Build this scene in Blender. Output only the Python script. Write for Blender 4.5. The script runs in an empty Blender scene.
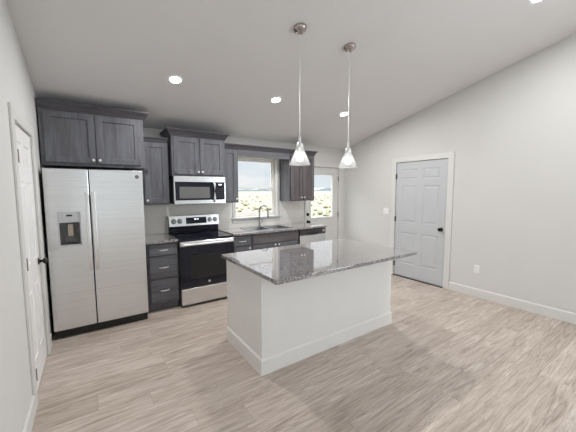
import bpy, bmesh, math, random
from mathutils import Vector, Matrix
random.seed(7)
PI = math.pi
SC = bpy.context.scene
COL = SC.collection

# ------------------------------------------------------------------ camera
def cam_setup():
    yaw, pit, rol = math.radians(34.232), math.radians(-5.022), math.radians(-0.198)
    fw = Vector((math.sin(yaw)*math.cos(pit), math.cos(yaw)*math.cos(pit), math.sin(pit)))
    rt = Vector((math.cos(yaw), -math.sin(yaw), 0)); up = rt.cross(fw)
    r2 = rt*math.cos(rol)+up*math.sin(rol); u2 = -rt*math.sin(rol)+up*math.cos(rol)
    cd = bpy.data.cameras.new('camera'); cd.sensor_width = 36; cd.lens = 36*291.174/576
    cd.clip_start = 0.05; cd.clip_end = 2000
    co = bpy.data.objects.new('camera', cd); COL.objects.link(co)
    m = Matrix((r2, u2, -fw)).transposed().to_4x4(); m.translation = Vector((0.405, -4.561, 1.558))
    co.matrix_world = m; SC.camera = co
cam_setup()

# ------------------------------------------------------------------ world, sun, added fill lights, exposure
def world_setup():
    w = bpy.data.worlds.new('world'); SC.world = w; w.use_nodes = True
    nt = w.node_tree; nt.nodes.clear()
    out = nt.nodes.new('ShaderNodeOutputWorld'); bg = nt.nodes.new('ShaderNodeBackground')
    tc = nt.nodes.new('ShaderNodeTexCoord'); sx = nt.nodes.new('ShaderNodeSeparateXYZ')
    rp = nt.nodes.new('ShaderNodeValToRGB')
    nz = nt.nodes.new('ShaderNodeTexNoise'); nz.inputs['Scale'].default_value = 3; nz.inputs['Detail'].default_value = 5
    mp = nt.nodes.new('ShaderNodeMapping'); mp.inputs['Scale'].default_value = (1, 1, 5)
    mx = nt.nodes.new('ShaderNodeMix'); mx.data_type = 'RGBA'
    r2 = nt.nodes.new('ShaderNodeValToRGB')
    L = nt.links.new
    L(tc.outputs['Generated'], sx.inputs[0]); L(sx.outputs['Z'], rp.inputs[0])
    L(tc.outputs['Generated'], mp.inputs[0]); L(mp.outputs[0], nz.inputs['Vector']); L(nz.outputs[0], r2.inputs[0])
    e = rp.color_ramp.elements
    e[0].position = 0.0; e[0].color = (0.80, 0.87, 0.90, 1)
    e[1].position = 0.22; e[1].color = (0.88, 0.91, 0.95, 1)
    q = rp.color_ramp.elements.new(0.05); q.color = (0.76, 0.85, 0.91, 1)
    r2.color_ramp.elements[0].position = .45; r2.color_ramp.elements[1].position = .62
    L(r2.outputs[0], mx.inputs[0]); L(rp.outputs[0], mx.inputs[6]); mx.inputs[7].default_value = (0.94, 0.95, 0.96, 1)
    L(mx.outputs[2], bg.inputs[0]); mr = nt.nodes.new('ShaderNodeMapRange'); mr.interpolation_type = 'SMOOTHSTEP'
    L(sx.outputs['Z'], mr.inputs[0]); mr.inputs[1].default_value = .25; mr.inputs[2].default_value = .6; mr.inputs[3].default_value = .56; mr.inputs[4].default_value = 5.5
    L(mr.outputs[0], bg.inputs[1])
    L(bg.outputs[0], out.inputs[0])
world_setup()

def light(name, kind, loc, rot, energy, color=(1, 1, 1), **kw):
    ld = bpy.data.lights.new(name, kind); ld.energy = energy; ld.color = color
    for k, v in kw.items(): setattr(ld, k, v)
    o = bpy.data.objects.new(name, ld); o.location = loc; o.rotation_euler = rot; COL.objects.link(o)
    return o
light('sun', 'SUN', (30, -10, 40), (0, math.radians(48), math.radians(-20)), .5, (1, .96, .9), angle=.05)
# fill lights added behind the camera, standing in for unseen window daylight
light('window_daylight', 'AREA', (.12, -7.6, 1.4), (math.radians(90), 0, math.radians(-90)), 33, (.86, .94, 1), shape='RECTANGLE', size=2.0, size_y=1.8)
light('window_daylight', 'AREA', (4.88, -6.0, 1.4), (math.radians(90), 0, math.radians(90)), 43, (.86, .94, 1), shape='RECTANGLE', size=1.7, size_y=1.8)
LAMP_W = 12.3
SC.view_settings.view_transform = 'Standard'
SC.view_settings.look = 'None'
SC.view_settings.gamma = 1
SC.view_settings.use_curve_mapping = False
SC.view_settings.exposure = 0.80
SC.cycles.max_bounces = 10
SC.cycles.diffuse_bounces = 6
SC.cycles.transparent_max_bounces = 12
SC.cycles.caustics_reflective = False
SC.cycles.caustics_refractive = False
SC.cycles.use_denoising = True
SC.cycles.sample_clamp_indirect = 6

# ------------------------------------------------------------------ materials
def srgb(r, g, b):
    f = lambda c: (c/255/12.92) if c/255 <= .04045 else ((c/255+.055)/1.055)**2.4
    return (f(r), f(g), f(b), 1)
class NB:
    def __init__(s, name):
        s.m = bpy.data.materials.new(name); s.m.use_nodes = True; s.nt = s.m.node_tree; s.nt.nodes.clear()
        s.out = s.n('ShaderNodeOutputMaterial'); s.p = s.n('ShaderNodeBsdfPrincipled'); s.l(s.p.outputs[0], s.out.inputs[0])
    def n(s, t, **kw):
        x = s.nt.nodes.new(t)
        for k, v in kw.items(): setattr(x, k, v)
        return x
    def l(s, a, b): s.nt.links.new(a, b)
    def set(s, **kw):
        for k, v in kw.items(): s.p.inputs[k.replace('_', ' ')].default_value = v
    def math(s, op, a, b=None, c=None):
        x = s.n('ShaderNodeMath', operation=op)
        for i, v in enumerate((a, b, c)):
            if v is None: continue
            if isinstance(v, (int, float)): x.inputs[i].default_value = v
            else: s.l(v, x.inputs[i])
        return x.outputs[0]
    def coord(s, scale=(1, 1, 1), kind='Object'):
        tc = s.n('ShaderNodeTexCoord'); mp = s.n('ShaderNodeMapping'); mp.inputs['Scale'].default_value = scale
        s.l(tc.outputs[kind], mp.inputs[0]); return mp.outputs[0]
    def noise(s, vec, scale, detail=3, rough=.5, dist=0):
        x = s.n('ShaderNodeTexNoise'); s.l(vec, x.inputs['Vector'])
        x.inputs['Scale'].default_value = scale; x.inputs['Detail'].default_value = detail
        x.inputs['Roughness'].default_value = rough; x.inputs['Distortion'].default_value = dist
        return x.outputs[0]
    def ramp(s, fac, stops):
        x = s.n('ShaderNodeValToRGB'); e = x.color_ramp.elements
        e[0].position, e[0].color = stops[0]; e[1].position, e[1].color = stops[-1]
        for p, c in stops[1:-1]:
            q = e.new(p); q.color = c
        s.l(fac, x.inputs[0]); return x.outputs[0]
    def mix(s, fac, a, b, mode='MIX'):
        x = s.n('ShaderNodeMix', data_type='RGBA', blend_type=mode)
        for sock, v in ((x.inputs[0], fac), (x.inputs[6], a), (x.inputs[7], b)):
            if isinstance(v, (int, float)): sock.default_value = v
            elif isinstance(v, tuple): sock.default_value = v
            else: s.l(v, sock)
        return x.outputs[2]
    def bump(s, h, strength=.1, dist=.002):
        b = s.n('ShaderNodeBump'); b.inputs['Strength'].default_value = strength; b.inputs['Distance'].default_value = dist
        s.l(h, b.inputs['Height']); s.l(b.outputs[0], s.p.inputs['Normal'])
G = lambda v: (v, v, v, 1)

def m_plain(name, col, rough=.5, metal=0, var=.03, scale=6, bump=0, spec=.5):
    b = NB(name); v = b.coord()
    n = b.noise(v, scale, 4)
    lo = tuple(c*(1-var) for c in col[:3])+(1,); hi = tuple(min(1, c*(1+var)) for c in col[:3])+(1,)
    b.l(b.ramp(n, [(.3, lo), (.7, hi)]), b.p.inputs['Base Color'])
    b.set(Roughness=rough, Metallic=metal); b.p.inputs['Specular IOR Level'].default_value = spec
    if bump: b.bump(b.noise(v, 220, 2), bump, .001)
    return b.m
def m_emit(name, col, st):
    b = NB(name); b.set(Base_Color=(0.8, .8, .8, 1)); b.p.inputs['Emission Color'].default_value = col
    b.p.inputs['Emission Strength'].default_value = st; return b.m
def m_wood(name, grain, base=(94, 95, 101), dark=(68, 67, 70), light_=(116, 119, 126)):
    b = NB(name)
    oi = b.n('ShaderNodeObjectInfo')
    tc = b.n('ShaderNodeTexCoord'); add = b.n('ShaderNodeVectorMath', operation='ADD')
    rv = b.n('ShaderNodeCombineXYZ'); k = b.math('MULTIPLY', oi.outputs['Random'], 37.0)
    for i in range(3): b.l(k, rv.inputs[i])
    b.l(tc.outputs['Object'], add.inputs[0]); b.l(rv.outputs[0], add.inputs[1])
    sc = {'z': (9, 9, .9), 'x': (.9, 9, 9)}[grain]
    mp = b.n('ShaderNodeMapping'); mp.inputs['Scale'].default_value = sc; b.l(add.outputs[0], mp.inputs[0])
    n1 = b.noise(mp.outputs[0], 1.6, 6, .62, .6)
    n2 = b.noise(mp.outputs[0], 9, 4, .6, .2)
    col = b.ramp(n1, [(.28, srgb(*dark)), (.5, srgb(*base)), (.74, srgb(*light_))])
    col = b.mix(.22, col, b.ramp(n2, [(.35, srgb(*dark)), (.65, srgb(*light_))]))
    vo = b.n('ShaderNodeTexVoronoi'); m2 = b.n('ShaderNodeMapping')
    m2.inputs['Scale'].default_value = {'z': (3.4, 3.4, 2.4), 'x': (2.4, 3.4, 3.4)}[grain]
    b.l(add.outputs[0], m2.inputs[0]); b.l(m2.outputs[0], vo.inputs['Vector']); vo.inputs['Scale'].default_value = 1
    kn = b.ramp(vo.outputs['Distance'], [(.04, G(1)), (.12, G(0))])
    sepc = b.n('ShaderNodeSeparateColor'); b.l(vo.outputs['Color'], sepc.inputs[0])
    kk = b.math('MULTIPLY', kn, b.math('GREATER_THAN', sepc.outputs[0], .35))
    col = b.mix(b.math('MULTIPLY', kk, .85), col, srgb(38, 32, 32))
    b.l(col, b.p.inputs['Base Color']); b.set(Roughness=.42)
    b.bump(n2, .08, .001)
    return b.m
def m_steel(name, axis, col=.79, rough=.27, tint=(.97, .985, 1.0)):
    b = NB(name)
    v = b.coord({'x': (1.2, 60, 240), 'z': (240, 60, 1.2)}[axis])
    n = b.noise(v, 1, 3, .6)
    b.l(b.ramp(n, [(.3, (col*.9*tint[0], col*.9*tint[1], col*.9*tint[2], 1)), (.7, (col*1.08*tint[0], col*1.08*tint[1], col*1.08*tint[2], 1))]), b.p.inputs['Base Color'])
    b.set(Metallic=1, Roughness=rough)
    b.bump(n, .02, .0003)
    return b.m
def m_floor():
    b = NB('plank_floor')
    tc = b.n('ShaderNodeTexCoord'); sp = b.n('ShaderNodeSeparateXYZ'); b.l(tc.outputs['Object'], sp.inputs[0])
    X, Y = sp.outputs[0], sp.outputs[1]
    PW, PL = .182, 1.22
    ry = b.math('DIVIDE', Y, PW); row = b.math('FLOOR', ry)
    w1 = b.n('ShaderNodeTexWhiteNoise', noise_dimensions='1D'); b.l(row, w1.inputs['W'])
    xx = b.math('ADD', b.math('DIVIDE', X, PL), b.math('MULTIPLY', w1.outputs['Value'], 5.0))
    colf = b.math('FLOOR', xx)
    cv = b.n('ShaderNodeCombineXYZ'); b.l(row, cv.inputs[0]); b.l(colf, cv.inputs[1])
    w2 = b.n('ShaderNodeTexWhiteNoise', noise_dimensions='2D'); b.l(cv.outputs[0], w2.inputs['Vector'])
    rnd = w2.outputs['Value']
    gv = b.n('ShaderNodeCombineXYZ')
    b.l(b.math('MULTIPLY', X, 1.3), gv.inputs[0]); b.l(b.math('MULTIPLY', Y, 15.0), gv.inputs[1]); b.l(b.math('MULTIPLY', rnd, 50.0), gv.inputs[2])
    g1 = b.noise(gv.outputs[0], 1.3, 7, .68, 2.2)
    gv2 = b.n('ShaderNodeCombineXYZ')
    b.l(b.math('MULTIPLY', X, 3.0), gv2.inputs[0]); b.l(b.math('MULTIPLY', Y, 110.0), gv2.inputs[1]); b.l(b.math('MULTIPLY', rnd, 30.0), gv2.inputs[2])
    g2 = b.noise(gv2.outputs[0], 1, 4, .65)
    c = b.ramp(g1, [(.30, srgb(122, 106, 94)), (.42, srgb(166, 150, 138)), (.54, srgb(188, 174, 162)), (.72, srgb(214, 205, 197))])
    c = b.mix(.30, c, b.ramp(g2, [(.34, srgb(136, 122, 111)), (.62, srgb(218, 209, 201))]))
    tone = b.ramp(rnd, [(0, (.91, .90, .89, 1)), (.5, (1.03, 1.035, 1.045, 1)), (1, (1.1, 1.105, 1.12, 1))])
    c = b.mix(1.0, c, tone, 'MULTIPLY')
    fy = b.math('FRACT', ry); fx = b.math('FRACT', xx)
    ey = b.math('MINIMUM', fy, b.math('SUBTRACT', 1.0, fy)); ex = b.math('MINIMUM', fx, b.math('SUBTRACT', 1.0, fx))
    gap = b.math('MAXIMUM', b.math('LESS_THAN', ey, .010), b.math('LESS_THAN', ex, .0013))
    c = b.mix(b.math('MULTIPLY', gap, .25), c, srgb(105, 88, 76))
    b.l(c, b.p.inputs['Base Color'])
    b.l(b.ramp(g2, [(.3, G(.28)), (.7, G(.42))]), b.p.inputs['Roughness'])
    b.p.inputs['Specular IOR Level'].default_value = .4
    b.bump(b.math('SUBTRACT', g2, gap), .12, .0015)
    return b.m
def m_granite():
    b = NB('granite'); v = b.coord()
    vo = b.n('ShaderNodeTexVoronoi'); vo.inputs['Scale'].default_value = 150; b.l(v, vo.inputs['Vector'])
    sepc = b.n('ShaderNodeSeparateColor'); b.l(vo.outputs['Color'], sepc.inputs[0])
    c = b.ramp(sepc.outputs[0], [(.0, srgb(34, 32, 34)), (.22, srgb(58, 55, 56)), (.28, srgb(100, 97, 98)), (.6, srgb(140, 137, 139)), (1, srgb(198, 196, 198))])
    n = b.noise(v, 30, 4, .6)
    c = b.mix(b.ramp(n, [(.5, G(0)), (.7, G(.5))]), c, srgb(128, 120, 118))
    b.l(c, b.p.inputs['Base Color']); b.set(Roughness=.06, IOR=1.55, Coat_Weight=1.0, Coat_IOR=1.75, Coat_Roughness=.03); b.p.inputs['Specular IOR Level'].default_value = .6
    return b.m
def m_tile():
    b = NB('splash_tile'); tc = b.n('ShaderNodeTexCoord'); sp = b.n('ShaderNodeSeparateXYZ'); b.l(tc.outputs['Object'], sp.inputs[0])
    cv = b.n('ShaderNodeCombineXYZ'); b.l(sp.outputs[0], cv.inputs[0]); b.l(sp.outputs[2], cv.inputs[1])
    br = b.n('ShaderNodeTexBrick'); b.l(cv.outputs[0], br.inputs['Vector'])
    br.inputs['Scale'].default_value = 1; br.inputs['Brick Width'].default_value = .305; br.inputs['Row Height'].default_value = .148
    br.inputs['Mortar Size'].default_value = .002; br.inputs['Color1'].default_value = srgb(240, 238, 232); br.inputs['Color2'].default_value = srgb(236, 233, 226)
    br.inputs['Mortar'].default_value = srgb(222, 218, 210)
    b.l(br.outputs['Color'], b.p.inputs['Base Color']); b.set(Roughness=.3)
    return b.m
def m_glass(name, tint=(1, 1, 1, 1), haze=0.0, lo=.03, hi=.5):
    b = NB(name); b.nt.nodes.remove(b.p)
    tr = b.n('ShaderNodeBsdfTransparent'); tr.inputs[0].default_value = tint
    gl = b.n('ShaderNodeBsdfGlossy'); gl.inputs['Roughness'].default_value = .02
    lw = b.n('ShaderNodeLayerWeight'); lw.inputs[0].default_value = .35
    f = b.ramp(lw.outputs['Facing'], [(.3, G(lo)), (1, G(hi))])
    mx = b.n('ShaderNodeMixShader'); b.l(f, mx.inputs[0]); b.l(tr.outputs[0], mx.inputs[1]); b.l(gl.outputs[0], mx.inputs[2])
    sh = mx.outputs[0]
    if haze:
        tl = b.n('ShaderNodeBsdfTranslucent'); tl.inputs[0].default_value = (.95, .96, .97, 1)
        df = b.n('ShaderNodeBsdfDiffuse'); df.inputs[0].default_value = (.95, .96, .97, 1)
        a = b.n('ShaderNodeMixShader'); a.inputs[0].default_value = .5; b.l(tl.outputs[0], a.inputs[1]); b.l(df.outputs[0], a.inputs[2])
        m2 = b.n('ShaderNodeMixShader'); m2.inputs[0].default_value = haze; b.l(sh, m2.inputs[1]); b.l(a.outputs[0], m2.inputs[2]); sh = m2.outputs[0]
    b.l(sh, b.out.inputs[0]); return b.m
def m_ground():
    b = NB('desert'); v = b.coord((1, 1, 1))
    n = b.noise(v, .12, 6, .65, .5); n2 = b.noise(v, 1.4, 4, .7)
    c = b.ramp(n, [(.32, srgb(81, 82, 64)), (.48, srgb(98, 93, 78)), (.66, srgb(106, 99, 90))])
    c = b.mix(.4, c, b.ramp(n2, [(.4, srgb(76, 79, 61)), (.6, srgb(106, 100, 91))]))
    b.l(c, b.p.inputs['Base Color']); b.set(Roughness=.95); return b.m

M = dict(
    wall=m_plain('wall_paint', srgb(213, 213, 211), .75, var=.012, scale=2, bump=.05, spec=.3),
    ceil=m_plain('ceiling_paint', srgb(226, 225, 225), .85, var=.012, scale=2, bump=.08, spec=.2),
    trim=m_plain('trim_paint', srgb(217, 217, 214), .45, var=.01),
    door=m_plain('door_paint', srgb(195, 198, 201), .42, var=.01),
    wdoor=m_plain('white_door_paint', srgb(236, 236, 236), .42, var=.01),
    island=m_plain('island_paint', srgb(232, 231, 229), .5, var=.01),
    wood=m_wood('grey_stained_alder', 'z'), woodx=m_wood('grey_stained_alder_rail', 'x'),
    warm=m_wood('warm_stained_alder', 'z', (88, 83, 85), (62, 57, 58), (108, 103, 106)), warmx=m_wood('warm_stained_alder_rail', 'x', (92, 87, 89), (64, 59, 60), (112, 107, 110)),  # browner wood, with the backlit shade of these fronts put into the colour
    crown=m_wood('grey_stained_crown', 'x', (74, 72, 78), (50, 47, 50), (92, 92, 99)),
    sink=m_steel('sink_steel', 'x', .34, .3),
    steel=m_steel('brushed_steel', 'x'), steelz=m_steel('brushed_steel_upright', 'z'),
    bright=m_plain('bright_steel', G(.68), .2, 1, var=.04),
    handle=m_plain('handle_metal', (.80, .80, .80, 1), .4, 1, var=.03),
    nickel=m_plain('satin_nickel', (.36, .355, .35, 1), .28, 1, var=.04),
    canopy=m_plain('aged_nickel', (.46, .42, .40, 1), .22, 1, var=.05),
    bronze=m_plain('dark_bronze', (.03, .027, .025, 1), .35, .8, var=.1),
    hinge=m_plain('hinge_metal', (.16, .15, .14, 1), .4, .8, var=.1),
    black=m_plain('black_plastic', G(.012), .35, var=.1),
    bglass=m_plain('black_glass', (.006, .007, .016, 1), .06, var=.05),
    mwglass=m_plain('screened_glass', G(.13), .2, var=.05),
    dgrey=m_plain('dark_grey_case', G(.05), .45, var=.05),
    lgrey=m_plain('light_grey_plastic', srgb(192, 194, 198), .35, var=.02),
    mgrey=m_plain('mid_grey_plastic', srgb(104, 106, 108), .4, var=.02),
    beige=m_plain('paddle_plastic', srgb(186, 174, 158), .4, var=.02),
    plate=m_plain('white_plastic', srgb(240, 240, 240), .35, var=.01),
    slot=m_plain('slot_dark', G(.03), .6, var=.02),
    burner=m_plain('burner_mark', G(.05), .12, var=.05),
    floor=m_floor(), granite=m_granite(), tile=m_tile(), pane=m_glass('window_glass'),
    shade=m_glass('shade_glass', (.97, .98, .98, 1), .26, .08, .8),
    bulb=m_emit('bulb_glow', (1, .95, .86, 1), 5), digit=m_emit('digit_glow', (.75, .9, 1, 1), 1.2),
    vinyl=m_plain('window_vinyl', srgb(238, 236, 230), .4, var=.01),
    ground=m_ground(), sage=m_plain('sage_leaves', srgb(118, 117, 97), .9, var=.08, scale=2),
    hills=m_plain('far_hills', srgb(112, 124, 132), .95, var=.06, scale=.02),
)

# ------------------------------------------------------------------ mesh helpers
def box(bm, x0, x1, y0, y1, z0, z1, bev=0, seg=1):
    vs = [bm.verts.new(p) for p in ((x0,y0,z0),(x1,y0,z0),(x1,y1,z0),(x0,y1,z0),(x0,y0,z1),(x1,y0,z1),(x1,y1,z1),(x0,y1,z1))]
    fs = [bm.faces.new([vs[i] for i in f]) for f in ((3,2,1,0),(4,5,6,7),(0,1,5,4),(1,2,6,5),(2,3,7,6),(3,0,4,7))]
    if bev:
        es = list({e for f in fs for e in f.edges})
        bmesh.ops.bevel(bm, geom=es, offset=bev, segments=seg, affect='EDGES', profile=.5)
    return fs
def prism(bm, poly, axis, a, b):
    """poly in the two axes left over (in x,y,z order), extruded along axis from a to b"""
    def P(p, t):
        return {'x': (t, p[0], p[1]), 'y': (p[0], t, p[1]), 'z': (p[0], p[1], t)}[axis]
    A = [bm.verts.new(P(p, a)) for p in poly]; B = [bm.verts.new(P(p, b)) for p in poly]
    n = len(poly); bm.faces.new(A); bm.faces.new(B[::-1])
    for i in range(n): bm.faces.new((A[i], B[i], B[(i+1) % n], A[(i+1) % n]))
def lathe(bm, prof, n=24, mat=None):
    """prof: list of (r, z) about the local z axis"""
    mat = mat or Matrix()
    rings = []
    for r, z in prof:
        if r < 1e-6: rings.append([bm.verts.new(mat @ Vector((0, 0, z)))])
        else: rings.append([bm.verts.new(mat @ Vector((r*math.cos(2*PI*i/n), r*math.sin(2*PI*i/n), z))) for i in range(n)])
    for a, b in zip(rings, rings[1:]):
        for i in range(n):
            j = (i+1) % n
            if len(a) == 1 and len(b) == 1: continue
            if len(a) == 1: bm.faces.new((a[0], b[i], b[j]))
            elif len(b) == 1: bm.faces.new((a[i], a[j], b[0]))
            else: bm.faces.new((a[i], a[j], b[j], b[i]))
def tube(bm, pts, r, n=10, cap=True):
    pts = [Vector(p) for p in pts]; rad = r if isinstance(r, (list, tuple)) else [r]*len(pts)
    rings = []; ref = None
    for i, p in enumerate(pts):
        t = (pts[min(i+1, len(pts)-1)]-pts[max(i-1, 0)]).normalized()
        if ref is None: ref = Vector((0, 0, 1)) if abs(t.z) < .9 else Vector((1, 0, 0))
        u = t.cross(ref).normalized(); v = t.cross(u).normalized(); ref = -v if False else ref
        rings.append([bm.verts.new(p+rad[i]*(u*math.cos(2*PI*k/n)+v*math.sin(2*PI*k/n))) for k in range(n)])
    for a, b in zip(rings, rings[1:]):
        for i in range(n): bm.faces.new((a[i], a[(i+1) % n], b[(i+1) % n], b[i]))
    if cap: bm.faces.new(rings[0]); bm.faces.new(rings[-1][::-1])
def crown(bm, path, prof):
    """prof (out, z) swept along a plan path with mitred corners; outward is on the right hand"""
    n = len(path); rows = []
    for i, p in enumerate(path):
        p = Vector(p); ns = []
        if i > 0: d = (p-Vector(path[i-1])).normalized(); ns.append(Vector((d.y, -d.x)))
        if i < n-1: d = (Vector(path[i+1])-p).normalized(); ns.append(Vector((d.y, -d.x)))
        m = ns[0] if len(ns) == 1 else (ns[0]+ns[1])/(1+ns[0].dot(ns[1]))
        rows.append([bm.verts.new((p.x+m.x*o, p.y+m.y*o, z)) for o, z in prof])
    k = len(prof)
    for a, b in zip(rows, rows[1:]):
        for i in range(k): bm.faces.new((a[i], b[i], b[(i+1) % k], a[(i+1) % k]))
    bm.faces.new(rows[0]); bm.faces.new(rows[-1][::-1])
def slab(bm, w, h, t, panels, steps, xf=None):
    """upright slab, front facing -y at y=0, x 0..w, z 0..h, thickness t; panels sunk by inset steps"""
    xs = sorted({0, w} | {p[0] for p in panels} | {p[1] for p in panels}); zs = sorted({0, h} | {p[2] for p in panels} | {p[3] for p in panels})
    g = [[bm.verts.new((x, 0, z)) for x in xs] for z in zs]; allv = [v for r in g for v in r]; pf = []
    fs = []
    for j in range(len(zs)-1):
        for i in range(len(xs)-1):
            f = bm.faces.new((g[j][i], g[j][i+1], g[j+1][i+1], g[j+1][i])); fs.append(f)
            cx, cz = (xs[i]+xs[i+1])/2, (zs[j]+zs[j+1])/2
            if any(p[0] < cx < p[1] and p[2] < cz < p[3] for p in panels): pf.append(f)
    back = [bm.verts.new(p) for p in ((0, t, 0), (w, t, 0), (w, t, h), (0, t, h))]
    bm.faces.new(back[::-1])
    bot = g[0]; top = g[-1]; lef = [r[0] for r in g]; rig = [r[-1] for r in g]
    bm.faces.new(bot[::-1]+[back[0], back[1]]); bm.faces.new(top+[back[2], back[3]])
    bm.faces.new(lef+[back[3], back[0]]); bm.faces.new(rig[::-1]+[back[1], back[2]])
    for th, de in steps:
        bm.normal_update()
        bmesh.ops.inset_region(bm, faces=pf, thickness=th, depth=de, use_even_offset=True) if len(pf) == 1 else bmesh.ops.inset_individual(bm, faces=pf, thickness=th, depth=de, use_even_offset=True)
    if xf is not None: bmesh.ops.transform(bm, matrix=xf, verts=bm.verts)
def obj(name, bm, mat, parent=None, smooth=False, bevel=0, recalc=True):
    if recalc: bmesh.ops.recalc_face_normals(bm, faces=bm.faces)
    me = bpy.data.meshes.new(name); bm.to_mesh(me); bm.free()
    me.materials.append(M[mat] if isinstance(mat, str) else mat)
    o = bpy.data.objects.new(name, me); COL.objects.link(o)
    if smooth:
        for p in me.polygons: p.use_smooth = True
        me.set_sharp_from_angle(angle=math.radians(38))
    if bevel:
        b = o.modifiers.new('bevel', 'BEVEL'); b.width = bevel; b.segments = 2; b.limit_method = 'ANGLE'; b.angle_limit = math.radians(50)
    if parent is not None:
        o.parent = parent; o.matrix_parent_inverse = Matrix.Translation(-parent.location) if False else Matrix()
        # geometry is written in world coordinates: pull it back by the thing's base
        if parent.get('_root') is not None or True:
            base = Vector(BASE.get(parent.name, (0, 0, 0)))
            me.transform(Matrix.Translation(-base)); BASE[o.name] = base
    return o
BASE = {}
def thing(name, label, cat, loc, group=None, kind=None):
    o = bpy.data.objects.new(name, None); COL.objects.link(o); o.location = loc; o.empty_display_size = .1
    o['label'] = label; o['category'] = cat
    if group: o['group'] = group
    if kind: o['kind'] = kind
    BASE[o.name] = Vector(loc); return o
def tag(o, label, cat, group=None, kind=None):
    o['label'] = label; o['category'] = cat
    if group: o['group'] = group
    if kind: o['kind'] = kind
    return o
def struct(name, bm, mat, **k):
    o = obj(name, bm, mat, **k); o['kind'] = 'structure'; return o
def B(*boxes, bev=0, seg=1):
    bm = bmesh.new()
    for b in boxes: box(bm, *b, bev=bev, seg=seg)
    return bm
def copy_tree(o, parent=None):
    c = o.copy(); COL.objects.link(c); c.parent = parent
    for ch in list(o.children): copy_tree(ch, c)
    return c
AX_Y = Matrix.Rotation(math.radians(90), 4, 'X')     # local +z -> -y
def at(x, y, z, rot=None): return Matrix.Translation((x, y, z)) @ (rot if rot is not None else Matrix())

# ------------------------------------------------------------------ the setting
W, SL, H0 = 5.0, .244, 2.44
YR = -4.9; YB = -9.4
ZR = H0-SL*YR                      # ridge
ceil_z = lambda y: H0-SL*y if y >= YR else ZR+SL*(y-YR)
struct('floor', B((-.15, W+.15, YB-.15, .15, -.1, 0)), 'floor')
bm = bmesh.new()
prism(bm, [(.15, ceil_z(.15)), (YR, ZR), (YB-.15, ceil_z(YB-.15)), (YB-.15, ceil_z(YB-.15)+.15), (YR, ZR+.16), (.15, ceil_z(.15)+.15)], 'x', -.15, W+.15)
struct('ceiling', bm, 'ceil')
# back wall with window and door openings
WX0, WX1, WZ0, WZ1 = 2.43, 3.265, 1.10, 2.13
DX0, DX1, DZ = 3.93, 4.82, 2.03
struct('wall_back', B((-.12, WX0, 0, .15, 0, H0), (WX0, WX1, 0, .15, 0, WZ0), (WX0, WX1, 0, .15, WZ1, H0), (WX1, DX0, 0, .15, 0, H0),
                      (DX0, DX1, 0, .15, DZ, H0), (DX1, W+.12, 0, .15, 0, H0)), 'wall')
def side_wall(name, x0, x1, d0, d1, dz):
    bm = bmesh.new(); e = .0
    prism(bm, [(0, 0), (d0, 0), (d0, ceil_z(d0)), (0, ceil_z(0))], 'x', x0, x1)
    prism(bm, [(d0, dz), (d1, dz), (d1, ceil_z(d1)), (d0, ceil_z(d0))], 'x', x0, x1)
    prism(bm, [(d1, 0), (YB, 0), (YB, ceil_z(YB)), (YR, ZR), (d1, ceil_z(d1))], 'x', x0, x1)
    struct(name, bm, 'wall')
LD0, LD1, LDZ = -1.09, -1.855, 2.045
RD0, RD1, RDZ = -1.284, -2.204, 2.045
side_wall('wall_left', -.12, 0, LD0, LD1, LDZ)
side_wall('wall_right', W, W+.12, RD0, RD1, RDZ)
bm = B((-.12, W+.12, YB-.15, YB, 0, H0+.1))
struct('wall_rear', bm, 'wall')
# baseboards
def bboard(name, x0, x1, ya, yb, face):
    bm = bmesh.new(); t = .014; h = .125
    xs = (x0, x0+face*t, x0+face*t, x0+face*.006, x0)
    prism(bm, list(zip(xs, (0, 0, h-.012, h, h))), 'y', ya, yb); struct(name, bm, 'trim')
bboard('baseboard_right', W, 0, RD1-.092, YB, -1)
bboard('baseboard_right.001', W, 0, -.002, RD0+.092, -1)
bboard('baseboard_left', 0, 0, LD1-.092, YB, 1)
bboard('baseboard_left.001', 0, 0, -.86, LD0+.092, 1)
# door casings
def casing_side(name, x, face, d0, d1, dz, w=.09, t=.016):
    a, b = sorted((x, x+face*t))
    struct(name, B((a, b, d0, d0+w, 0, dz+w), (a, b, d1-w, d1, 0, dz+w), (a, b, d1, d0, dz, dz+w), bev=.003), 'trim')
casing_side('trim_1', 0, 1, LD0, LD1, LDZ)
casing_side('trim_2', W, -1, RD0, RD1, RDZ)
struct('trim_3', B((DX0-.036, DX0, -.016, 0, 0, DZ+.09), (DX1, DX1+.1, -.016, 0, 0, DZ+.09), (DX0, DX1, -.016, 0, DZ, DZ+.09), bev=.003), 'trim')
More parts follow.
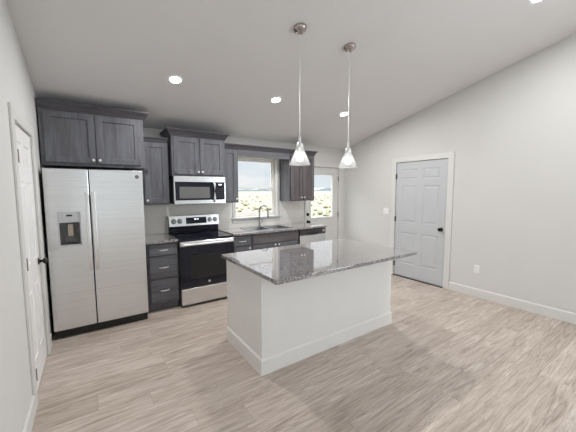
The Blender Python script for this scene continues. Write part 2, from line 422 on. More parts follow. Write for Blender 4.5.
# unseen blocks close the space behind each slab
SIX = lambda w, h: [(x0, x1, z0, z1) for x0, x1 in ((.115, w/2-.055), (w/2+.055, w-.115)) for z0, z1 in ((.24, .80), (.98, 1.62), (1.73, h-.12))]
def knob_mesh(bm, xf, k=1.0):
    lathe(bm, [(0, 0), (.031*k, 0), (.031*k, .006), (.014*k, .012), (.012*k, .03), (.024*k, .038), (.029*k, .05), (.024*k, .061), (.008*k, .066), (0, .066)], 20, xf)
def six_door(name, label, mat, x, face, d0, d1, dz, hinge_y, knob_y, knob_x):
    w = d0-d1-.012; h = dz-.016
    t = thing(name, label, 'door', (x, (d0+d1)/2, 0), kind='structure')
    rot = Matrix.Rotation(math.radians(90 if face > 0 else -90), 4, 'Z')   # -y front -> +x (face 1) / -x (face -1)
    org = Vector((x-face*.006, d1+.006 if face > 0 else d0-.006, .010))
    bm = bmesh.new(); slab(bm, w, h, .036, SIX(w, h), [(.004, -.006), (.022, -.001), (.012, .006)], Matrix.Translation(org) @ rot)
    obj('slab', bm, mat, t)
    bm = bmesh.new(); knob_mesh(bm, at(x-face*.006, knob_y, .93, Matrix.Rotation(math.radians(90*face), 4, 'Y')))
    obj('knob', bm, 'bronze', t, smooth=True)
    for z in (.22, 1.04, 1.80):
        bm = bmesh.new(); tube(bm, [(x+face*.014, hinge_y, z-.045), (x+face*.014, hinge_y, z+.045)], .0075, 10)
        box(bm, *sorted((x-face*.004, x+face*.008)), hinge_y-.014, hinge_y+.014, z-.045, z+.045)
        obj('hinge', bm, 'hinge', t)
    # unseen block fills the opening behind the slab so no light leaks through
    a, b = sorted((x-face*.048, x-face*.12)); struct_bm = B((a, b, d1, d0, 0, dz)); o = obj('jamb', struct_bm, 'trim', t)
    return t
for k, (nm, xw, sg, ya, yb) in enumerate((('left', 0, 1, -8.65, -6.55), ('right', W, -1, -6.9, -5.1))):  # windows added out of view to frame the fill lights; walls stay solid
    t = thing('window_%d' % (k+2), 'tall living-room window in the %s wall behind the camera' % nm, 'window', (xw, (ya+yb)/2, .45), kind='structure')
    a, b = sorted((xw+sg*.001, xw+sg*.03)); c, d = sorted((xw+sg*.004, xw+sg*.010))
    obj('frame', B((a, b, ya, ya+.05, .45, 2.35), (a, b, yb-.05, yb, .45, 2.35), (a, b, ya+.05, yb-.05, .45, .5), (a, b, ya+.05, yb-.05, 2.3, 2.35)), 'vinyl', t)
    obj('pane', B((c, d, ya+.05, yb-.05, .5, 2.3)), 'pane', t)
six_door('door_1', 'white six-panel interior door on the left wall beside the refrigerator', 'wdoor', 0, 1, LD0, LD1, LDZ, LD1+.004, LD0-.075, 0)
six_door('door_2', 'pale grey six-panel door in the right wall with dark round knob', 'door', W, -1, RD0, RD1, RDZ, RD0-.004, RD1+.075, 0)
struct('trim_4', B((W-.03, W-.0005, RD1, RD0, 0, .009)), 'bronze')

# half-glazed exterior door in the back wall
t = thing('door_3', 'half-glazed white exterior door past the end of the sink counter', 'door', ((DX0+DX1)/2, .0, 0), kind='structure')
w = DX1-DX0-.012; x0 = DX0+.006; gx0, gx1, gz0, gz1 = 4.07, 4.668, 1.0, 1.88
f0 = .02
bm = B((x0, gx0, f0, f0+.044, .012, DZ-.006), (gx1, DX1-.006, f0, f0+.044, .012, DZ-.006), (gx0, gx1, f0, f0+.044, .012, gz0), (gx0, gx1, f0, f0+.044, gz1, DZ-.006))
obj('slab', bm, 'trim', t)
e = .022
obj('lite_frame', B((gx0-e, gx0+.008, f0-.009, f0+.05, gz0-e, gz1+e), (gx1-.008, gx1+e, f0-.009, f0+.05, gz0-e, gz1+e), (gx0+.008, gx1-.008, f0-.009, f0+.05, gz0-e, gz0+.008), (gx0+.008, gx1-.008, f0-.009, f0+.05, gz1-.008, gz1+e), bev=.004), 'trim', t)
obj('pane', B((gx0, gx1, f0+.018, f0+.024, gz0, gz1)), 'pane', t)
bm = bmesh.new(); knob_mesh(bm, at(4.0, f0, .93, AX_Y)); obj('knob', bm, 'bronze', t, smooth=True)
bm = bmesh.new(); lathe(bm, [(0, 0), (.03, 0), (.03, .012), (.024, .02), (0, .02)], 20, at(4.0, f0, 1.075, AX_Y)); box(bm, 3.994, 4.006, f0-.036, f0-.018, 1.058, 1.092)
obj('deadbolt', bm, 'bronze', t, smooth=True)
for z in (.25, 1.04, 1.80):
    bm = bmesh.new(); tube(bm, [(DX1-.002, f0-.012, z-.05), (DX1-.002, f0-.012, z+.05)], .009, 10); obj('hinge', bm, 'hinge', t)
obj('threshold', B((DX0+.002, DX1-.002, -.01, .14, 0, .012)), 'bronze', t)

# kitchen window
t = thing('window_1', 'single-hung window over the sink, looking out on open sagebrush country', 'window', ((WX0+WX1)/2, 0, WZ0), kind='structure')
fy0, fy1 = .085, .135
obj('frame', B((WX0, WX0+.035, fy0, fy1, WZ0, WZ1), (WX1-.035, WX1, fy0, fy1, WZ0, WZ1), (WX0+.035, WX1-.035, fy0, fy1, WZ0, WZ0+.04), (WX0+.035, WX1-.035, fy0, fy1, WZ1-.035, WZ1), bev=.004), 'vinyl', t)
zm = 1.60; a0, a1 = WX0+.035, WX1-.035
for (z0, z1, yy) in ((WZ0+.04, zm+.015, .088), (zm-.015, WZ1-.035, .112)):
    s = obj('sash', B((a0, a0+.022, yy, yy+.02, z0, z1), (a1-.022, a1, yy, yy+.02, z0, z1), (a0+.022, a1-.022, yy, yy+.02, z0, z0+.03), (a0+.022, a1-.022, yy, yy+.02, z1-.03, z1), bev=.002), 'vinyl', t)
    obj('pane', B((a0+.02, a1-.02, yy+.008, yy+.012, z0+.025, z1-.025)), 'pane', s)
struct('trim_5', B((WX0-.055, WX0, -.016, 0, WZ0, WZ1+.055), (WX1, WX1+.045, -.016, 0, WZ0, WZ1+.055), (WX0, WX1, -.016, 0, WZ1, WZ1+.055), bev=.003), 'trim')
struct('window_sill', B((WX0-.075, WX1+.05, -.045, 0, WZ0-.022, WZ0), (WX0, WX1, 0, .085, WZ0-.001, WZ0+.002), (WX0-.055, WX1+.045, -.016, 0, WZ0-.095, WZ0-.022), bev=0), 'trim', bevel=.003)
# outside
bm = bmesh.new(); box(bm, -500, 500, .16, 900, -1.1, -.6); o = struct('ground', bm, 'ground')
bm = bmesh.new(); n = 60; top = []; xs = [-700+1500*i/n for i in range(n+1)]
hh = [5+9*math.sin(i*.5)+6*math.sin(i*1.3+1)+4*math.sin(i*2.9) for i in range(n+1)]
prism(bm, [(xs[0], -1)]+[(x, max(1, h*.5)) for x, h in zip(xs, hh)]+[(xs[-1], -1)], 'y', 700, 760); struct('distant_hills', bm, 'hills')
bm = bmesh.new()
for i in range(700):
    y = 4+90*random.random()**1.8; x = 2+random.uniform(-.2, 1.0)*(y+5)*1.25; r = random.uniform(.14, .42); z = -.6
    k = random.random()*6
    rows = []
    for (rr, zz) in ((.5, 0), (1, .35), (.8, .8), (.35, 1.1)):
        rows.append([bm.verts.new((x+r*rr*math.cos(k+a*PI/3)*random.uniform(.7, 1.2), y+r*rr*math.sin(k+a*PI/3)*random.uniform(.7, 1.2), z+r*zz*random.uniform(.8, 1.1))) for a in range(6)])
    for p, q in zip(rows, rows[1:]):
        for a in range(6): bm.faces.new((p[a], p[(a+1) % 6], q[(a+1) % 6], q[a]))
    bm.faces.new(rows[-1])
o = obj('sagebrush', bm, 'sage'); tag(o, 'grey-green sagebrush scattered over the pale ground outside the window', 'shrubs', kind='stuff')

# ------------------------------------------------------------------ cabinets
def cab_knob(parent, x, y, z):
    bm = bmesh.new(); lathe(bm, [(0, 0), (.006, 0), (.006, .012), (.0145, .017), (.0165, .022), (.013, .027), (0, .029)], 16, at(x, y, z, AX_Y))
    obj('knob', bm, 'handle', parent, smooth=True)
def cab_pull(parent, x, y, z, L=.105):
    bm = bmesh.new()
    pts = [(x-L/2, y, z), (x-L/2+.006, y-.018, z), (x-L/4, y-.026, z), (x, y-.028, z), (x+L/4, y-.026, z), (x+L/2-.006, y-.018, z), (x+L/2, y, z)]
    tube(bm, pts, [.0075, .006, .0065, .007, .0065, .006, .0075], 8); obj('pull', bm, 'handle', parent, smooth=True)
def shaker(name, parent, x0, x1, z0, z1, yf, rail=.062, flat=False, mat='wood'):
    bm = bmesh.new(); w, h = x1-x0, z1-z0
    if flat: slab(bm, w, h, .02, [], [], Matrix.Translation((x0, yf, z0)))
    else: slab(bm, w, h, .02, [(rail, w-rail, rail, h-rail)], [(.0015, -.012)], Matrix.Translation((x0, yf, z0)))
    return obj(name, bm, mat, parent, bevel=.0016)
PROF = lambda z0, z1, out: [(0, z0), (.008, z0), (.012, z0+.012), (out*.45, z0+(z1-z0)*.45), (out*.85, z1-.018), (out, z1-.014), (out, z1), (0, z1)]

# over-refrigerator cabinet
def upper(name, label, x0, x1, yf, z0, z1, doors, cpath=None, czt=None, cout=.05, dmat='wood'):
    t = thing(name, label, 'cabinet', ((x0+x1)/2, -.002, z0))
    obj('carcass', B((x0, x1, yf+.021, -.003, z0, z1)), 'wood', t, bevel=.0015)
    for (a, b, c, d, kx, kz) in doors:
        dr = shaker('door', t, a, b, c, d, yf, mat=dmat); cab_knob(dr, kx, yf, kz)
    if cpath:
        bm = bmesh.new(); crown(bm, cpath, PROF(z1-.03, czt, cout)); obj('crown_moulding', bm, 'crown', t)
    return t
FZ0, FZ1 = 1.83, 2.44
upper('wall_cabinet', 'two-door dark grey wood cabinet mounted above the refrigerator', .012, .985, -.62, FZ0, FZ1,
      [(.05, .491, FZ0+.035, FZ1-.045, .465, FZ0+.07), (.499, .945, FZ0+.035, FZ1-.045, .525, FZ0+.07)],
      [(.004, -.598), (.987, -.598), (.987, -.345)], 2.492, .058)
upper('wall_cabinet', 'tall single-door grey cabinet between the refrigerator cabinet and the microwave', .989, 1.318, -.335, 1.37, 2.235,
      [(1.012, 1.300, 1.39, 2.195, 1.036, 1.43)], [(.992, -.313), (1.316, -.313)], 2.268, .03)
upper('wall_cabinet', 'projecting two-door grey cabinet with crown directly above the microwave', 1.345, 2.097, -.425, 1.765, 2.325,
      [(1.367, 1.717, 1.785, 2.285, 1.692, 1.82), (1.725, 2.075, 1.785, 2.285, 1.75, 1.82)],
      [(1.343, -.004), (1.343, -.403), (2.099, -.403), (2.099, -.004)], 2.385, .06)
# narrow filler between the tall cabinet and the projecting one is the projecting cabinet's own side
upper('wall_cabinet', 'narrow single-door grey cabinet between the microwave and the window', 2.101, 2.35, -.335, 1.37, 2.225,
      [(2.124, 2.33, 1.39, 2.185, 2.306, 1.43)], [(2.101, -.313), (2.352, -.313)], 2.272, .045)
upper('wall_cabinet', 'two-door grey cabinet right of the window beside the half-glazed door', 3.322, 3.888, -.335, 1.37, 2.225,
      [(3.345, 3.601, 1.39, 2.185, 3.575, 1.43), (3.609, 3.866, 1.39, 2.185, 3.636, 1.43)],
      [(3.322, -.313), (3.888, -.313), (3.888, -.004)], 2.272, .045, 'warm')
t = thing('valance', 'grey wood valance board bridging the cabinets over the window', 'valance', (2.836, -.314, 2.09))
obj('board', B((2.352, 3.32, -.316, -.297, 2.095, 2.225)), 'woodx', t, bevel=.0015)
bm = bmesh.new(); crown(bm, [(2.354, -.313), (3.32, -.313)], PROF(2.195, 2.272, .045)); obj('crown_moulding', bm, 'crown', t)

# base cabinets
CT = .929; CB = .897
t = thing('base_cabinet', 'three-drawer grey base cabinet between the refrigerator and the stove', 'cabinet', (1.15, -.003, 0))
obj('carcass', B((.962, 1.334, -.604, -.003, .105, CB-.001), (.962, 1.334, -.545, -.003, 0, .105)), 'wood', t, bevel=.0015)
for (a, b) in ((.735, .872), (.437, .722), (.135, .424)):
    d = shaker('drawer', t, .985, 1.318, a, b, -.625, flat=True, mat='woodx'); cab_pull(d, 1.15, -.625, (a+b)/2)
t = thing('base_cabinet', 'narrow grey base cabinet just right of the stove with one drawer', 'cabinet', (2.26, -.003, 0))
obj('carcass', B((2.106, 2.416, -.604, -.003, .105, CB-.001), (2.106, 2.416, -.545, -.003, 0, .105)), 'wood', t, bevel=.0015)
d = shaker('drawer', t, 2.125, 2.398, .735, .872, -.625, flat=True, mat='woodx'); cab_pull(d, 2.262, -.625, .80)
d = shaker('door', t, 2.125, 2.398, .135, .722, -.625); cab_knob(d, 2.375, -.625, .69)
t = thing('base_cabinet', 'wide grey sink base cabinet under the window with a false drawer front', 'cabinet', (2.86, -.003, 0))
obj('carcass', B((2.418, 2.436, -.604, -.003, .105, CB-.001), (3.29, 3.308, -.604, -.003, .105, CB-.001), (2.436, 3.29, -.604, -.586, .105, CB-.001),
                 (2.436, 3.29, -.02, -.003, .105, CB-.001), (2.436, 3.29, -.586, -.02, .105, .122), (2.418, 3.308, -.545, -.003, 0, .105)), 'wood', t)
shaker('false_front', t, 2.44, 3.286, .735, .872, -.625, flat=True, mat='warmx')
d = shaker('door', t, 2.44, 2.859, .135, .722, -.625); cab_knob(d, 2.83, -.625, .695)
d = shaker('door', t, 2.867, 3.286, .135, .722, -.625); cab_knob(d, 2.896, -.625, .695)

# countertops
o = obj('countertop', B((.945, 1.337, -.648, -.003, CB, CT), bev=.004), 'granite'); tag(o, 'short speckled granite countertop between the refrigerator and the stove', 'countertop')
SX0, SX1, SY0, SY1 = 2.475, 3.215, -.545, -.135
bm = bmesh.new(); xs = (2.104, SX0, SX1, 3.915); ys = (-.648, SY0, SY1, -.003)
g = [[bm.verts.new((x, y, CB)) for x in xs] for y in ys]; fs = []
for j in range(3):
    for i in range(3):
        if (i, j) != (1, 1): fs.append(bm.faces.new((g[j][i], g[j][i+1], g[j+1][i+1], g[j+1][i])))
r = bmesh.ops.extrude_face_region(bm, geom=fs); bmesh.ops.translate(bm, verts=[v for v in r['geom'] if isinstance(v, bmesh.types.BMVert)], vec=(0, 0, CT-CB))
o = obj('countertop', bm, 'granite', bevel=.004); tag(o, 'long speckled granite countertop holding the sink under the window', 'countertop')
o = obj('backsplash', B((.93, WX0-.06, -.009, -.0005, CT+.001, 1.366), (WX0-.06, WX1+.05, -.009, -.0005, CT+.001, WZ0-.098), (WX1+.05, DX0-.04, -.009, -.0005, CT+.001, 1.366)), 'tile')
tag(o, 'off-white tile backsplash between the countertops and the wall cabinets', 'backsplash')

# sink and faucet
t = thing('sink', 'double-bowl stainless sink set in the counter under the window', 'sink', ((SX0+SX1)/2, (SY0+SY1)/2, CT))
def bowl(x0, x1, y0, y1, z):
    bm = bmesh.new(); e = .05
    tp = [(x0, y0), (x1, y0), (x1, y1), (x0, y1)]; bt = [(x0+.03, y0+.03), (x1-.03, y0+.03), (x1-.03, y1-.03), (x0+.03, y1-.03)]
    A = [bm.verts.new((*p, CT+.002)) for p in tp]; Bv = [bm.verts.new((*p, z)) for p in bt]
    for i in range(4): bm.faces.new((A[i], Bv[i], Bv[(i+1) % 4], A[(i+1) % 4]))
    bm.faces.new(Bv); bmesh.ops.recalc_face_normals(bm, faces=bm.faces); bmesh.ops.reverse_faces(bm, faces=bm.faces); return bm
mid = (SX0+SX1)/2
for a, b in ((SX0+.012, mid-.012), (mid+.012, SX1-.012)):
    bw = obj('bowl', bowl(a, b, SY0+.012, SY1-.012, .75), 'sink', t, recalc=False)
    bm = bmesh.new(); lathe(bm, [(0, .006), (.03, .006), (.042, .001), (.042, 0)], 20, at((a+b)/2, (SY0+SY1)/2, .75)); obj('drain', bm, 'bright', bw, smooth=True)
rz0, rz1 = CT+.0005, CT+.005; r_ = .02
obj('rim', B((SX0-r_, SX1+r_, SY0-r_, SY0+.013, rz0, rz1), (SX0-r_, SX1+r_, SY1-.013, SY1+r_, rz0, rz1), (SX0-r_, SX0+.013, SY0+.013, SY1-.013, rz0, rz1), (SX1-.013, SX1+r_, SY0+.013, SY1-.013, rz0, rz1), (mid-.013, mid+.013, SY0+.013, SY1-.013, rz0, rz1)), 'sink', t)
fx, fy = 2.848, -.085
t = thing('faucet', 'tall gooseneck nickel faucet standing behind the sink', 'faucet', (fx, fy, CT))
bm = bmesh.new(); lathe(bm, [(0, 0), (.027, 0), (.027, .008), (.018, .016), (.016, .09), (.0125, .1), (0, .1)], 20, at(fx, fy, CT+.0005)); obj('base', bm, 'nickel', t, smooth=True)
dx, dy = .45, -.89
pts = [(fx, fy, CT+.09), (fx, fy, CT+.27)]
R = .088
for k in range(1, 14):
    a = PI*k/13; s = R*(1-math.cos(a)); pts.append((fx+dx*s, fy+dy*s, CT+.27+R*math.sin(a)*1.15))
pts.append((fx+dx*2*R, fy+dy*2*R, CT+.245))
bm = bmesh.new(); tube(bm, pts, .014, 12); obj('spout', bm, 'nickel', t, smooth=True)
bm = bmesh.new(); ex, ey = fx+dx*2*R, fy+dy*2*R; tube(bm, [(ex, ey, CT+.25), (ex, ey, CT+.20), (ex, ey, CT+.16)], [.0135, .016, .0145], 12); obj('spray_head', bm, 'nickel', t, smooth=True)
bm = bmesh.new(); tube(bm, [(fx+.012, fy, CT+.065), (fx+.035, fy-.005, CT+.068), (fx+.05, fy-.008, CT+.10), (fx+.062, fy-.01, CT+.135)], [.012, .0095, .007, .006], 10); obj('handle', bm, 'nickel', t, smooth=True)

# ------------------------------------------------------------------ refrigerator
def emblem(parent, x, y, z, r, mat='bright'):
    bm = bmesh.new(); lathe(bm, [(0, .0025), (r*.8, .0025), (r*.86, .004), (r, .004), (r, 0)], 24, at(x, y, z, AX_Y))
    for s in (-1, 1):
        pts = [(x+s*r*(.12+.34*math.sin(k*.55)), y-.003, z+s*r*(-.5+k*.1)) for k in range(9)]
        tube(bm, pts, r*.07, 6)
    return obj('emblem', bm, mat, parent)
RX0, RX1, RF, RT = .028, .928, -.79, 1.79
t = thing('refrigerator', 'stainless side-by-side refrigerator with ice and water dispenser in the left door', 'refrigerator', ((RX0+RX1)/2, -.4, 0))
obj('cabinet', B((RX0+.004, RX1-.004, -.70, -.03, .012, RT-.012)), 'dgrey', t, bevel=.004)
obj('toe_grille', B((RX0+.01, RX1-.01, RF+.035, -.701, .006, .085), *[(RX0+.05, RX1-.05, RF+.03, RF+.036, .02+.016*i, .028+.016*i) for i in range(4)]), 'black', t)
for xx in (RX0+.07, RX1-.07):
    bm = bmesh.new(); tube(bm, [(xx, -.735, .0), (xx, -.735, .03)], .018, 12); obj('foot', bm, 'black', t)
XS = .408
zb = .095
dpx0, dpx1, dz0, dz1 = .122, .318, .985, 1.345
bm = bmesh.new(); slab(bm, XS-.004-RX0, RT-zb, .086, [(dpx0-RX0+.012, dpx1-RX0-.012, dz0-zb+.015, dz1-.11-zb)], [(.001, -.066)], Matrix.Translation((RX0, RF, zb)))
ld = obj('door', bm, 'steel', t, bevel=.007)
bm = bmesh.new(); slab(bm, RX1-XS-.004, RT-zb, .086, [], [], Matrix.Translation((XS+.004, RF, zb))); rd = obj('door', bm, 'steel', t, bevel=.007)
for d, x in ((ld, XS-.027), (rd, XS+.032)):
    zt, zz = 1.548, .712; outer, inner = [], []
    for k in range(17):
        u = k/16; z = zt-(zt-zz)*u; d_ = .030+.016*math.sin(PI*u); d_ *= min(1, .25+k*.55, .25+(16-k)*.55)
        outer.append((RF-d_-.010, z)); inner.append((RF-d_+.008 if 0 < k < 16 else RF+.003, z))
    bm = bmesh.new(); prism(bm, outer+inner[::-1], 'x', x-.0155, x+.0155); obj('handle', bm, 'handle', d, bevel=.004)
obj('dispenser_frame', B((dpx0, dpx0+.013, RF-.006, RF+.004, dz0, dz1), (dpx1-.013, dpx1, RF-.006, RF+.004, dz0, dz1), (dpx0+.013, dpx1-.013, RF-.014, RF+.004, dz0, dz0+.016), bev=.002), 'lgrey', ld)
obj('dispenser_panel', B((dpx0+.013, dpx1-.013, RF-.008, RF+.004, dz1-.112, dz1), bev=.003), 'lgrey', ld)
obj('dispenser_display', B((dpx0+.075, dpx0+.125, RF-.0095, RF-.0075, dz1-.048, dz1-.03)), 'black', ld)
nx0, nx1, nz0, nz1 = dpx0+.015, dpx1-.015, dz0+.018, dz1-.114
obj('dispenser_niche', B((nx0, nx0+.028, RF+.002, RF+.062, nz0, nz1), (nx1-.028, nx1, RF+.002, RF+.062, nz0, nz1), (nx0+.028, nx1-.028, RF+.002, RF+.062, nz0, nz0+.012), (nx0+.028, nx1-.028, RF+.002, RF+.062, nz1-.012, nz1)), 'dgrey', ld)
obj('dispenser_back', B((nx0+.03, nx1-.03, RF+.052, RF+.063, nz0+.013, nz1-.013)), 'mgrey', ld)
obj('dispenser_paddle', B((nx0+.062, nx0+.112, RF+.03, RF+.05, nz0+.085, nz1-.014), bev=.004), 'beige', ld)
emblem(rd, .868, RF, 1.718, .021, 'mgrey')
for xx in (RX0+.05, RX1-.05):
    obj('hinge_cap', B((xx-.035, xx+.035, -.75, -.66, RT-.011, RT+.008), bev=.004), 'dgrey', t)

# ------------------------------------------------------------------ stove
SX, SE = 1.342, 2.098
t = thing('stove', 'freestanding stainless electric stove with black glass oven door', 'stove', ((SX+SE)/2, -.35, 0))
obj('body', B((SX+.002, SE-.002, -.64, -.02, .02, .893)), 'dgrey', t)
for xx in (SX+.05, SE-.05):
    bm = bmesh.new(); tube(bm, [(xx, -.55, 0), (xx, -.55, .022)], .016, 12); obj('foot', bm, 'black', t)
ct = obj('cooktop', B((SX, SE, -.672, -.085, .8935, .918), bev=.004), 'bglass', t)
for (bx, by, br) in ((1.53, -.50, .105), (1.91, -.50, .08), (1.53, -.24, .08), (1.91, -.24, .105)):
    bm = bmesh.new(); lathe(bm, [(br, 0), (br, .0006), (br+.004, .0006), (br+.004, 0)], 40, at(bx, by, .9182)); lathe(bm, [(br*.6, 0), (br*.6, .0006), (br*.6+.003, .0006), (br*.6+.003, 0)], 40, at(bx, by, .9182)); obj('burner_ring', bm, 'burner', ct)
od = obj('oven_door', B((SX+.004, SE-.004, -.692, -.641, .262, .825), bev=.005), 'bglass', t)
obj('door_top_band', B((SX+.004, SE-.004, -.69, -.641, .8265, .888), bev=.004), 'steel', t)
obj('oven_window', B((SX+.13, SE-.13, -.6935, -.69, .38, .70), bev=.001), 'black', od)
bm = bmesh.new(); z = .853; pts = [(SX+.035, -.688, z), (SX+.037, -.728, z), (SX+.06, -.738, z), (SE-.06, -.738, z), (SE-.037, -.728, z), (SE-.035, -.688, z)]
tube(bm, pts, .0145, 12); obj('handle', bm, 'handle', od, smooth=True)
emblem(od, 1.72, -.6925, .318, .016)
obj('drawer', B((SX+.004, SE-.004, -.69, -.641, .035, .254), bev=.005), 'steel', t)
bg = obj('backguard', B((SX+.003, SE-.003, -.084, -.02, .9185, 1.185), bev=.006), 'bglass', t)
bm = bmesh.new(); prism(bm, [(-.088, 1.03), (-.118, 1.03), (-.098, 1.187), (-.02, 1.187), (-.02, 1.18), (-.088, 1.18)], 'x', SX+.001, SE-.001); obj('control_panel', bm, 'steel', bg, bevel=.003)
tl = Matrix.Rotation(math.radians(-7.3), 4, 'X')
yk = lambda z: -.118+(z-1.03)*.02/.157
for kx in (SX+.065, SX+.15, SE-.15, SE-.065):
    z = 1.108; bm = bmesh.new(); mt = at(kx, yk(z), z, tl @ AX_Y)
    lathe(bm, [(0, 0), (.029, 0), (.029, .004), (.022, .006), (.02, .026), (.017, .03), (0, .03)], 24, mt)
    b2 = bmesh.new(); box(b2, -.004, .004, -.02, .02, .029, .036); bmesh.ops.transform(b2, matrix=mt, verts=b2.verts); me = bpy.data.meshes.new('x'); b2.to_mesh(me); bm.from_mesh(me); b2.free(); bpy.data.meshes.remove(me)
    obj('knob', bm, 'nickel', bg, smooth=True)
    bm = bmesh.new(); lathe(bm, [(.03, 0), (.03, .0015), (.036, .0015), (.036, 0)], 24, mt); obj('knob_ring', bm, 'slot', bg)
def tilted(x0, x1, z0, z1, th):
    bm = bmesh.new(); prism(bm, [(yk(z0)+.001, z0), (yk(z0)-th, z0), (yk(z1)-th, z1), (yk(z1)+.001, z1)], 'x', x0, x1); return bm
obj('display', tilted(1.585, 1.895, 1.062, 1.155, .003), 'bglass', bg)
bm = bmesh.new()
for i in range(4): 
    x = 1.708+i*.016+(.006 if i > 1 else 0); prism(bm, [(yk(1.118)-.0028, 1.118), (yk(1.118)-.0042, 1.118), (yk(1.138)-.0042, 1.138), (yk(1.138)-.0028, 1.138)], 'x', x, x+.009)
obj('clock_digits', bm, 'digit', bg)

# ------------------------------------------------------------------ microwave
MX0, MX1, MF, MZ0, MZ1 = 1.354, 2.092, -.425, 1.372, 1.763
t = thing('microwave', 'stainless over-the-range microwave with black door above the stove', 'microwave', ((MX0+MX1)/2, -.2, MZ0))
obj('case', B((MX0, MX1, MF+.03, -.011, MZ0+.004, MZ1)), 'dgrey', t)
obj('top_band', B((MX0, MX1, MF, MF+.029, 1.678, MZ1), bev=.004), 'steel', t)
obj('bottom_band', B((MX0, MX1, MF, MF+.029, MZ0, 1.43), bev=.004), 'steel', t)
XD = 1.93
dr = obj('door', B((MX0+.018, XD, MF-.004, MF+.028, 1.431, 1.677), bev=.003), 'bglass', t)
obj('side_trim', B((MX0, MX0+.017, MF-.002, MF+.029, 1.431, 1.677)), 'steel', t)
obj('window', B((1.425, 1.85, MF-.0055, MF-.003, 1.452, 1.612), bev=.001), 'mwglass', dr)
bm = bmesh.new(); hx = 1.915; tube(bm, [(hx, MF, 1.672), (hx, MF-.022, 1.664), (hx, MF-.03, 1.63), (hx, MF-.032, 1.55), (hx, MF-.03, 1.46), (hx, MF-.022, 1.412), (hx, MF, 1.404)], .0165, 14); obj('handle', bm, 'handle', dr, smooth=True)
cp = obj('control_panel', B((XD+.001, MX1-.018, MF-.003, MF+.028, 1.431, 1.677), bev=.002), 'bglass', t)
obj('side_trim', B((MX1-.017, MX1, MF-.002, MF+.029, 1.431, 1.677)), 'steel', t)
obj('clock_display', B((1.985, 2.03, MF-.0045, MF-.0025, 1.638, 1.654)), 'digit', cp)
bm = bmesh.new()
for i in range(4):
    for j in range(5): box(bm, 1.95+.03*i, 1.968+.03*i, MF-.0042, MF-.0028, 1.46+.03*j, 1.472+.03*j)
obj('keypad', bm, 'dgrey', cp)
obj('vent_grille', B((1.50, 1.86, MF+.01, -.12, MZ0-.004, MZ0+.003)), 'black', t)

# ------------------------------------------------------------------ dishwasher
QX0, QX1 = 3.314, 3.908
t = thing('dishwasher', 'stainless dishwasher with dark control strip at the end of the counter', 'dishwasher', ((QX0+QX1)/2, -.3, 0))
obj('tub', B((QX0+.003, QX1-.003, -.60, -.03, .10, CB-.003), (QX0+.01, QX1-.01, -.55, -.03, 0, .10)), 'dgrey', t)
dd = obj('door', B((QX0+.012, QX1-.002, -.628, -.601, .115, .785), bev=.004), 'steel', t)
cs = obj('control_strip', B((QX0+.012, QX1-.002, -.626, -.601, .788, .885), bev=.004), 'dgrey', t)
obj('pocket_handle', B((3.48, 3.74, -.634, -.625, .80, .835), bev=.003), 'black', cs)
obj('badge', B((3.83, 3.88, -.6275, -.6255, .825, .865)), 'bright', cs)

# ------------------------------------------------------------------ island
IX0, IX1, IYF, IYN = 1.522, 3.268, -1.745, -2.515
t = thing('kitchen_island', 'white panelled kitchen island base standing in the middle of the floor', 'island', ((IX0+IX1)/2, (IYF+IYN)/2, 0))
e = .014
obj('body', B((IX0+e, IX1-e, IYN+e, IYF-.02, 0.001, .868)), 'island', t, bevel=.002)
bm = bmesh.new(); crown(bm, [(IX0+e, IYF-.02), (IX0+e, IYN+e), (IX1-e, IYN+e), (IX1-e, IYF-.02)], [(0, 0), (e, 0), (e, .128), (.006, .14), (0, .14)])
obj('baseboard', bm, 'island', t)
bm = bmesh.new()
xs = [IX0+e+.02+(IX1-IX0-2*e-.04)*i/4 for i in range(5)]
for i in range(4):
    d = bmesh.new(); slab(d, xs[i+1]-xs[i]-.006, .72, .02, [(.06, xs[i+1]-xs[i]-.066, .06, .66)], [(.002, -.008)], Matrix.Translation((xs[i+1]-.003, IYF, .12)) @ Matrix.Rotation(PI, 4, 'Z'))
    dd = obj('door', d, 'island', t)
    bm2 = bmesh.new(); lathe(bm2, [(0, 0), (.006, 0), (.006, .012), (.0145, .017), (.0165, .022), (.013, .027), (0, .029)], 16, at(xs[i+1]-.04 if i % 2 == 0 else xs[i]+.04, IYF, .79, Matrix.Rotation(math.radians(-90), 4, 'X'))); obj('knob', bm2, 'nickel', dd, smooth=True)
bm.free()
o = obj('countertop', B((1.500, 3.276, -2.802, -1.714, .869, .901), bev=.004, seg=2), 'granite'); tag(o, 'large speckled granite slab on the white island, overhanging toward the room', 'countertop')

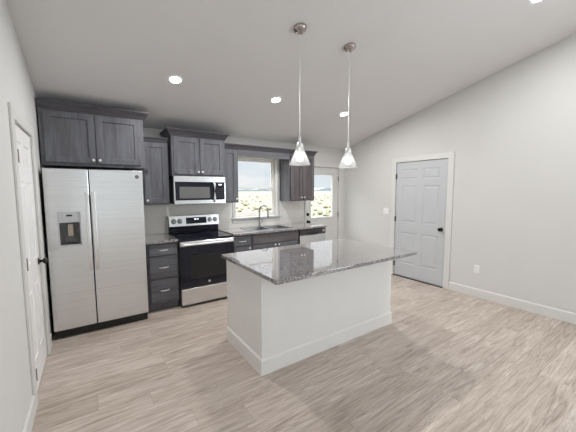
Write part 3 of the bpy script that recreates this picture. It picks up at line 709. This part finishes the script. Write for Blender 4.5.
# ------------------------------------------------------------------ pendant lamps and downlights
def pendant(x, y, label):
    zc = ceil_z(y); zb = 1.795
    t = thing('pendant_lamp', label, 'pendant lamp', (x, y, zb), group='clear glass pendants over the island')
    tilt = Matrix.Rotation(-math.atan(SL), 4, 'X')
    bm = bmesh.new(); lathe(bm, [(0, 0), (.060, 0), (.060, -.012), (.056, -.022), (.044, -.032), (.026, -.039), (.012, -.043), (.010, -.06), (0, -.06)], 32, at(x, y, zc-.001, tilt)); obj('canopy', bm, 'canopy', t, smooth=True)
    bm = bmesh.new(); tube(bm, [(x, y, zc-.03), (x, y, 2.03)], .0042, 10); obj('rod', bm, 'handle', t, smooth=True)
    bm = bmesh.new(); lathe(bm, [(0, 2.05), (.011, 2.05), (.013, 2.0), (.03, 1.99), (.034, 1.965), (.03, 1.945), (.018, 1.935), (.018, 1.905), (0, 1.905)], 24, at(x, y, 0)); obj('socket', bm, 'handle', t, smooth=True)
    n = 36; bm = bmesh.new()
    prof = [(.030, 1.958), (.040, 1.935), (.100, zb), (.097, zb), (.037, 1.933), (.028, 1.955)]
    rings = []
    for r, z in prof:
        rings.append([bm.verts.new((x+r*(1+(.02 if i % 3 == 0 else 0))*math.cos(2*PI*i/n), y+r*(1+(.02 if i % 3 == 0 else 0))*math.sin(2*PI*i/n), z)) for i in range(n)])
    for a, b in zip(rings, rings[1:]+rings[:1]):
        for i in range(n): bm.faces.new((a[i], a[(i+1) % n], b[(i+1) % n], b[i]))
    obj('glass_shade', bm, 'shade', t)
    bm = bmesh.new(); lathe(bm, [(0, 1.904), (.014, 1.904), (.016, 1.89), (.03, 1.866), (.031, 1.85), (.022, 1.832), (0, 1.824)], 20, at(x, y, 0)); obj('bulb', bm, 'bulb', t, smooth=True)
    return t
pendant(2.046, -2.35, 'glass pendant lamp over the left end of the island, nearer the stove')
pendant(2.673, -2.353, 'glass pendant lamp over the middle of the island, in front of the half-glazed door')
def downlight(x, y, label):
    z = ceil_z(y); tilt = Matrix.Rotation(-math.atan(SL), 4, 'X')
    t = thing('recessed_light', label, 'ceiling light', (x, y, z), group='recessed ceiling lights')
    bm = bmesh.new(); lathe(bm, [(.058, -.001), (.058, -.004), (.074, -.006), (.082, -.001)], 32, at(x, y, z, tilt)); obj('trim_ring', bm, 'plate', t, smooth=True)
    bm = bmesh.new(); lathe(bm, [(0, -.003), (.0585, -.003), (.0585, -.001), (0, -.001)], 32, at(x, y, z, tilt)); obj('lens', bm, LENS, t)
    ld = bpy.data.lights.new('lamp', 'AREA'); ld.shape = 'DISK'; ld.size = .11; ld.energy = LAMP_W; ld.color = (1, .985, .97)
    lo = bpy.data.objects.new('lamp', ld); COL.objects.link(lo); lo.parent = t; lo.location = (0, -.0025, -.012); lo.rotation_euler = (-math.atan(SL), 0, 0)
LENS = m_emit('lens_glow', (1, .98, .95, 1), 10)
downlight(1.228, -1.225, 'recessed ceiling light above the stove, leftmost of the row')
downlight(2.491, -1.225, 'recessed ceiling light in front of the window, middle of the row')
downlight(3.743, -1.215, 'recessed ceiling light behind the pendant nearer the right wall, end of the row')
downlight(3.878, -3.53, 'recessed ceiling light high at the top edge, nearest the viewer')

# ------------------------------------------------------------------ wall plates
t = thing('light_switch', 'white double rocker switch plate beside the right-hand grey door', 'switch', (W, -1.083, 1.167))
obj('plate', B((W-.006, W-.0005, -1.083-.057, -1.083+.057, 1.167-.058, 1.167+.058), bev=.0025), 'plate', t)
for yy in (-1.106, -1.06): obj('rocker', B((W-.0095, W-.0058, yy-.016, yy+.016, 1.134, 1.2), bev=.0015), 'plate', t)
t = thing('wall_outlet', 'white electrical outlet low on the right wall near the baseboard', 'outlet', (W, -2.678, .413))
obj('plate', B((W-.006, W-.0005, -2.678-.035, -2.678+.035, .413-.058, .413+.058), bev=.0025), 'plate', t)
for zz in (.39, .436):
    s = obj('socket', B((W-.009, W-.0058, -2.678-.017, -2.678+.017, zz-.016, zz+.016), bev=.003), 'plate', t)
    obj('slots', B((W-.0094, W-.0088, -2.686, -2.684, zz-.004, zz+.008), (W-.0094, W-.0088, -2.672, -2.67, zz-.004, zz+.008), (W-.0094, W-.0088, -2.680, -2.676, zz-.012, zz-.008)), 'slot', s)
